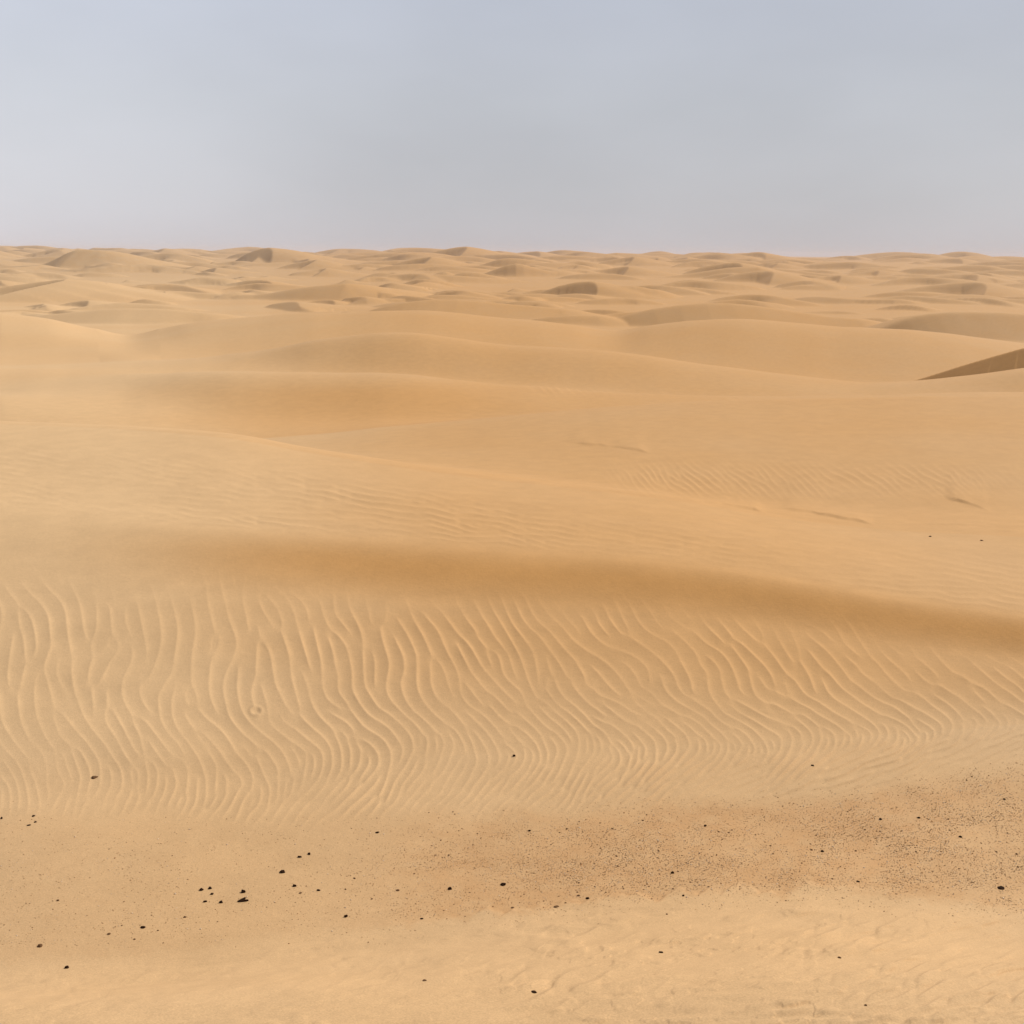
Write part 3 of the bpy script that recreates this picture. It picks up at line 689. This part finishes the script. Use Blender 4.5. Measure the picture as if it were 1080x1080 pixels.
G1 = 'dark stones scattered on the flat'
ST = [
 (298, 917.5, 9, 4.6, 'thick black stone with an arched top, biggest of the left scatter'),
 (316, 902.5, 5.2, 3, 'black stone up and right of the arched one, nearer of a pair'),
 (326, 900, 4.4, 2.6, 'small black stone farthest back in the left scatter'),
 (310.5, 933.5, 5, 2.6, 'flat black stone midway between the arched stone and the gravel'),
 (336.5, 938, 5, 2.6, 'lone flat black stone at the right end of the left scatter'),
 (317, 941, 4, 2.4, 'dull brown stone just below and right of the flat midway one', 'b'),
 (213, 937.5, 5.2, 3, 'leftmost black stone of the tight cluster of five'),
 (221, 936.5, 5.2, 3, 'tilted black stone at the top of the tight cluster of five'),
 (224, 942, 5, 3, 'triangular black stone in the middle of the tight cluster of five'),
 (216, 950.5, 4.6, 3, 'near black stone below the tight cluster, left one of two'),
 (233, 950.5, 4.8, 3, 'near black stone below the tight cluster, right one of two'),
 (256.5, 940, 5.6, 3.4, 'slanted black stone right behind the forked slab'),
 (151, 977, 6.2, 3.6, 'black stone lying by itself in front of the left scatter'),
 (42, 997, 5.4, 3.2, 'brown black stone on smooth sand near the left edge', 'b'),
 (71, 1019.5, 5.4, 3, 'nearest dark stone to the bottom left corner'),
 (35, 860, 3.6, 2.2, 'tiny dark stone at the top of a trio by the left edge'),
 (37.5, 866.5, 4, 2.2, 'slanted tiny dark stone in a trio by the left edge'),
 (30, 870, 4.2, 2, 'lowest tiny dark stone of a trio by the left edge'),
 (2, 862, 3.2, 3, 'tiny dark stone cut by the left edge'),
 (100, 819.5, 7.2, 2.8, 'brown stone half buried in the left end of the ripples', 'b'),
 (398, 877, 5, 3, 'dark stone at the back of the gravel just below the ripples'),
 (558, 875, 4, 2.6, 'small dark stone at the back of the gravel, below the middle ripples'),
 (475, 936.5, 5.6, 3.4, 'dark stone with pointed right end in the left half of the gravel'),
 (530.5, 932.5, 8, 3.2, 'long flat dark stone in the middle of the gravel'),
 (620, 945.8, 5.6, 4.6, 'round black stone touching the scalloped sand edge'),
 (610, 944, 4.2, 2.8, 'smaller dark stone next to the round black one', 'b'),
 (420, 938.7, 4.4, 2.6, 'small brown stone at the left end of the gravel', 'b'),
 (365, 965.7, 4.4, 2.8, 'dark stone at the front left tip of the gravel'),
 (444.6, 968, 4.4, 2.8, 'dark stone lying right on the sand edge, left of the middle'),
 (587, 955.5, 6, 2.4, 'thin dark stone on the sand edge left of the round black one', 'b'),
 (541, 956.7, 4.4, 2.4, 'small brown stone on the sand edge below the long flat stone', 'b'),
 (448, 1034, 5, 1.8, 'thin brown chip on the foreground sand left of the middle', 'b'),
 (563.5, 1045.5, 8, 2.2, 'long thin dark chip on the foreground sand at the bottom middle'),
 (697, 1003.8, 5.4, 3.2, 'tilted dark stone alone on the foreground sand right of the middle'),
 (709, 920, 4.4, 3, 'darkest stone in the densest patch of gravel'),
 (542, 796.5, 3.6, 3, 'single small stone lying on the middle ripples'),
 (1056, 935.7, 9.2, 4.8, 'wedge shaped black stone near the right edge'),
 (969, 861.5, 4.4, 2.6, 'flat dark stone at the back right of the gravel'),
 (929, 863.2, 4.2, 2.6, 'dark stone at the back of the gravel, left of the flat one'),
 (743.5, 870.3, 4, 2.6, 'small dark stone at the back edge of the densest gravel'),
 (1059.5, 842.5, 4, 2.8, 'small dark stone where the gravel meets the right edge'),
 (857, 806.7, 3.6, 2.4, 'single small stone on the right hand ripples'),
 (885, 1010, 4, 2.4, 'brown stone on the streaked foreground sand at the right', 'b'),
 (912.7, 1059.5, 3.2, 2.2, 'tiny brown stone near the bottom edge at the right', 'b'),
 (905, 929, 4.4, 3, 'dark stone at the front of the gravel, left of the wedge'),
 (1013, 882, 4.4, 3, 'dark stone behind the wedge shaped black one'),
 (868, 897.5, 4.2, 2.6, 'dark stone in the middle of the right hand gravel'),
 (721, 944.5, 3.6, 2.4, 'small dark stone at the sand edge right of the round black one'),
 (981, 565, 4.2, 2.4, 'lone dark stone far off in the sandy hollow'),
 (1036, 569.5, 3.6, 2, 'brown stone far off beside the lone dark one', 'b'),
 (374, 926, 3.4, 2.4, 'tiny dark stone at the left fringe of the gravel', 'b'),
 (61, 949, 3.2, 2, 'faint brown stone on the smooth sand at the left', 'b'),
 (195, 967, 3.4, 2, 'faint brown stone right of the lone front stone', 'b'),
 (115, 985, 3.6, 2, 'small tan brown stone left of the lone front stone', 'b'),
]
for k, s in enumerate(ST):
    me = browns[k % 5] if len(s) > 5 else blacks[k % 8]
    put(me, s[0], s[1], s[2] * .92, s[3], s[4], G1)
put(fork_mesh(), 256, 948.6, 11, 4.6, 'forked flat black slab, widest of the left scatter', G1, yaw=.1)

# density of the gravel, as seen on the flat
def gdens(x, y):
    ge = gend_y(x); bk = bank_y(x)
    d = sstep(ge - 16, ge + 14, y) * (1 - .75 * sstep(bk - 12, bk + 2, y) - .25 * sstep(bk, bk + 26, y))
    d = d * (.10 + .9 * sstep(330, 660, x)) * (.45 + .55 * sstep(ge, ge + 60, y) * (1 - .3 * sstep(850, 1080, x)))
    return d * np.clip(.65 + .8 * fbm(x / 38, y / 16, 3, 281), .04, 1.2)
def scatter(nw, seed, X0_=-20, X1_=1100):
    r = np.random.default_rng(seed); out = []
    while len(out) < nw:
        x = r.uniform(X0_, X1_, 4000); y = r.uniform(795, 1000, 4000)
        ok = r.random(4000) < gdens(x, y) * .8; out += list(zip(x[ok], y[ok]))
    return out[:nw]
# lookup grid photograph -> terrain vertex (gravel flat only)
ra, rb = seg_rows['step'], seg_rows['rtop']
LX = np.full((420, 1900), -1, np.int64)
sx = np.floor(PX2[ra:rb] + 400).astype(int); sy = (PY2[ra:rb] - 760).astype(int)
ok = (sx >= 0) & (sx < 1900) & (sy >= 0) & (sy < 420)
vid = (np.arange(ra, rb)[:, None] * NT + np.arange(NT)[None])
LX[sy[ok], sx[ok]] = vid[ok]
def look(x, y):
    jy, ix = int(np.clip(y - 760, 0, 419)), int(np.clip(x + 400, 0, 1899))
    for d in (0, -1, 1, -2, 2):
        if 0 <= ix + d < 1900 and LX[jy, ix + d] >= 0: return LX[jy, ix + d]
    return -1

# loose pebbles one can tell apart
for k, (x, y) in enumerate(scatter(130, 41)):
    q = random.random(); w = random.uniform(1.5, 2.7)
    v = look(x, y)
    if v < 0: continue
    p = V[v]; s = w * float(np.linalg.norm(p)) / F / 2
    if q < .12: me, lb, gp = pales[k % 4], 'small pale pebble among the gravel on the flat', 'pale pebbles in the gravel'
    elif q < 2: me, lb, gp = browns[k % 5], 'small brown pebble among the gravel on the flat', 'brown pebbles in the gravel'
    else: me, lb, gp = blacks[k % 8], 'small blackish pebble among the gravel on the flat', 'blackish pebbles in the gravel'
    o = bpy.data.objects.new('pebble', me); C.objects.link(o)
    o.scale = (s, s, s * random.uniform(.8, 1.3)); o.location = (p[0], p[1], p[2] + s * .12); o.rotation_euler = (random.uniform(-.4, .4), random.uniform(-.4, .4), random.uniform(0, 6.28))
    tag(o, lb, 'pebble', gp)

# the fine gravel itself
V1, F1 = icos(1)
pts = scatter(52000, 42, -280, 1440)
gv, gf2, gc = [], [], []
r = np.random.default_rng(43)
for x, y in pts:
    v = look(x, y)
    if v < 0: continue
    p = V[v] + np.append(r.uniform(-.004, .004, 2), 0)
    s = np.linalg.norm(p) / F / 2 * min(2.3, .66 * (1 + r.exponential(.32)))
    a = r.uniform(0, 6.28); ca, sa = math.cos(a), math.sin(a)
    w = V1 * (1 + .22 * r.standard_normal((len(V1), 1))) * np.array([1, r.uniform(.6, .95), r.uniform(.4, .7)]) * s
    w = np.stack([w[:, 0] * ca - w[:, 1] * sa, w[:, 0] * sa + w[:, 1] * ca, w[:, 2]], -1) + p + np.array([0, 0, s * .12])
    gf2.append(F1 + len(gv) * len(V1)); gv.append(w)
    q = r.random()
    c = np.array([.40, .245, .12]) * r.uniform(.7, 1.15) if q < .70 else (np.array([.25, .12, .045]) * r.uniform(.7, 1.4) if q < .80 else np.array([.60, .46, .32]) * r.uniform(.85, 1.1))
    gc.append(np.tile(np.append(c, 1), (len(V1), 1)))
gv = np.concatenate(gv); gf2 = np.concatenate(gf2); gc = np.concatenate(gc)
me = bpy.data.meshes.new('gravel'); nf = len(gf2)
me.vertices.add(len(gv)); me.vertices.foreach_set('co', gv.astype(np.float32).ravel())
me.loops.add(nf * 3); me.loops.foreach_set('vertex_index', gf2.astype(np.int32).ravel())
me.polygons.add(nf); me.polygons.foreach_set('loop_start', np.arange(nf, dtype=np.int32) * 3); me.polygons.foreach_set('loop_total', np.full(nf, 3, np.int32))
me.update(calc_edges=True)
ca_ = me.attributes.new('stone_colour', 'FLOAT_COLOR', 'POINT'); ca_.data.foreach_set('color', gc.astype(np.float32).ravel())
me.materials.append(gm_)
o = bpy.data.objects.new('gravel', me); C.objects.link(o)
tag(o, 'fine brown gravel strewn over the flat below the rippled dune', 'gravel', kind='stuff')

# ------------------------------------------------------------------ air
HZ = 2.3e-4
bm_v = [(x, y, z) for z in (-16.5, 14.0) for x, y in ((-5200, -5200), (5200, -5200), (5200, 5200), (-5200, 5200))]
me = bpy.data.meshes.new('haze'); me.from_pydata(bm_v, [], [(3, 2, 1, 0), (4, 5, 6, 7), (0, 1, 5, 4), (1, 2, 6, 5), (2, 3, 7, 6), (3, 0, 4, 7)])
hm = bpy.data.materials.new('haze'); hm.use_nodes = True; t = hm.node_tree; t.nodes.clear()
o_ = t.nodes.new('ShaderNodeOutputMaterial'); pv = t.nodes.new('ShaderNodeVolumePrincipled'); t.links.new(pv.outputs[0], o_.inputs['Volume'])
pv.inputs['Color'].default_value = (.79, .77, .82, 1); pv.inputs['Density'].default_value = HZ; pv.inputs['Anisotropy'].default_value = 0.0
me.materials.append(hm); hz = bpy.data.objects.new('haze', me); C.objects.link(hz)
tag(hz, 'thin dusty air over the whole desert', 'haze', kind='stuff')

# ------------------------------------------------------------------ sky and sun
EL, AZ = R_(40), R_(50)                        # the sun stands ahead and to the right
w = bpy.data.worlds.new('World'); sc.world = w; w.use_nodes = True; t = w.node_tree; t.nodes.clear()
wo = t.nodes.new('ShaderNodeOutputWorld'); bg = t.nodes.new('ShaderNodeBackground'); t.links.new(bg.outputs[0], wo.inputs[0])
sk = t.nodes.new('ShaderNodeTexSky'); sk.sky_type = 'NISHITA'; sk.sun_disc = False; sk.sun_elevation = EL; sk.sun_rotation = AZ
sk.air_density = 1.0; sk.dust_density = 1.5; sk.ozone_density = 1.0
hs = t.nodes.new('ShaderNodeHueSaturation'); hs.inputs['Saturation'].default_value = .6; t.links.new(sk.outputs[0], hs.inputs['Color'])
tc = t.nodes.new('ShaderNodeTexCoord'); sp = t.nodes.new('ShaderNodeSeparateXYZ'); t.links.new(tc.outputs['Generated'], sp.inputs[0])
# a thin dust veil over the whole sky: pale, a little rosy low down, thinner overhead
vr = t.nodes.new('ShaderNodeValToRGB'); t.links.new(sp.outputs['Z'], vr.inputs[0])
K = 10.0
stops = [(0.0, (.525, .512, .545)), (.05, (.515, .518, .552)), (.13, (.508, .528, .575)), (.23, (.50, .535, .62)), (.6, (.40, .415, .45))]
while len(vr.color_ramp.elements) < len(stops): vr.color_ramp.elements.new(.5)
for e, (p_, c_) in zip(vr.color_ramp.elements, stops): e.position = p_; e.color = (*c_, 1)
mp = t.nodes.new('ShaderNodeMapping'); mp.inputs['Scale'].default_value = (2.2, 2.2, 6.0); t.links.new(tc.outputs['Generated'], mp.inputs[0])
cn = t.nodes.new('ShaderNodeTexNoise'); cn.inputs['Scale'].default_value = 1.3; cn.inputs['Detail'].default_value = 4; t.links.new(mp.outputs[0], cn.inputs['Vector'])
# brightness: brighter to the left, faint mottling
mA = t.nodes.new('ShaderNodeMapRange'); mA.inputs[1].default_value = -.62; mA.inputs[2].default_value = .05; mA.inputs[3].default_value = 1.34; mA.inputs[4].default_value = 1.0
mA.interpolation_type = 'SMOOTHSTEP'; t.links.new(sp.outputs['X'], mA.inputs[0])
mB = t.nodes.new('ShaderNodeMapRange'); mB.inputs[1].default_value = .3; mB.inputs[2].default_value = .7; mB.inputs[3].default_value = .94; mB.inputs[4].default_value = 1.06
t.links.new(cn.outputs[0], mB.inputs[0])
mu = t.nodes.new('ShaderNodeMath'); mu.operation = 'MULTIPLY'; t.links.new(mA.outputs[0], mu.inputs[0]); t.links.new(mB.outputs[0], mu.inputs[1])
mu2 = t.nodes.new('ShaderNodeMath'); mu2.operation = 'MULTIPLY'; t.links.new(mu.outputs[0], mu2.inputs[0]); mu2.inputs[1].default_value = K
cx = t.nodes.new('ShaderNodeVectorMath'); cx.operation = 'SCALE'; t.links.new(vr.outputs[0], cx.inputs[0]); t.links.new(mu2.outputs[0], cx.inputs['Scale'])
vf = t.nodes.new('ShaderNodeMapRange'); vf.inputs[1].default_value = .2; vf.inputs[2].default_value = .7; vf.inputs[3].default_value = .92; vf.inputs[4].default_value = .35; t.links.new(sp.outputs['Z'], vf.inputs[0])
mx = t.nodes.new('ShaderNodeMix'); mx.data_type = 'RGBA'; t.links.new(vf.outputs[0], mx.inputs[0]); t.links.new(hs.outputs[0], mx.inputs[6]); t.links.new(cx.outputs[0], mx.inputs[7])
t.links.new(mx.outputs[2], bg.inputs['Color']); bg.inputs['Strength'].default_value = .10
sd = bpy.data.lights.new('sun', 'SUN'); sd.energy = 3.85; sd.angle = R_(.6); sd.color = (1.0, .95, .87)
so = bpy.data.objects.new('sun', sd); C.objects.link(so)
S_ = Vector((math.sin(AZ) * math.cos(EL), math.cos(AZ) * math.cos(EL), math.sin(EL)))
so.rotation_euler = S_.to_track_quat('Z', 'Y').to_euler()
vs = sc.view_settings; vs.view_transform = 'Standard'; vs.look = 'None'; vs.gamma = 1; vs.exposure = 0
sc.cycles.volume_bounces = 1; sc.cycles.max_bounces = 6
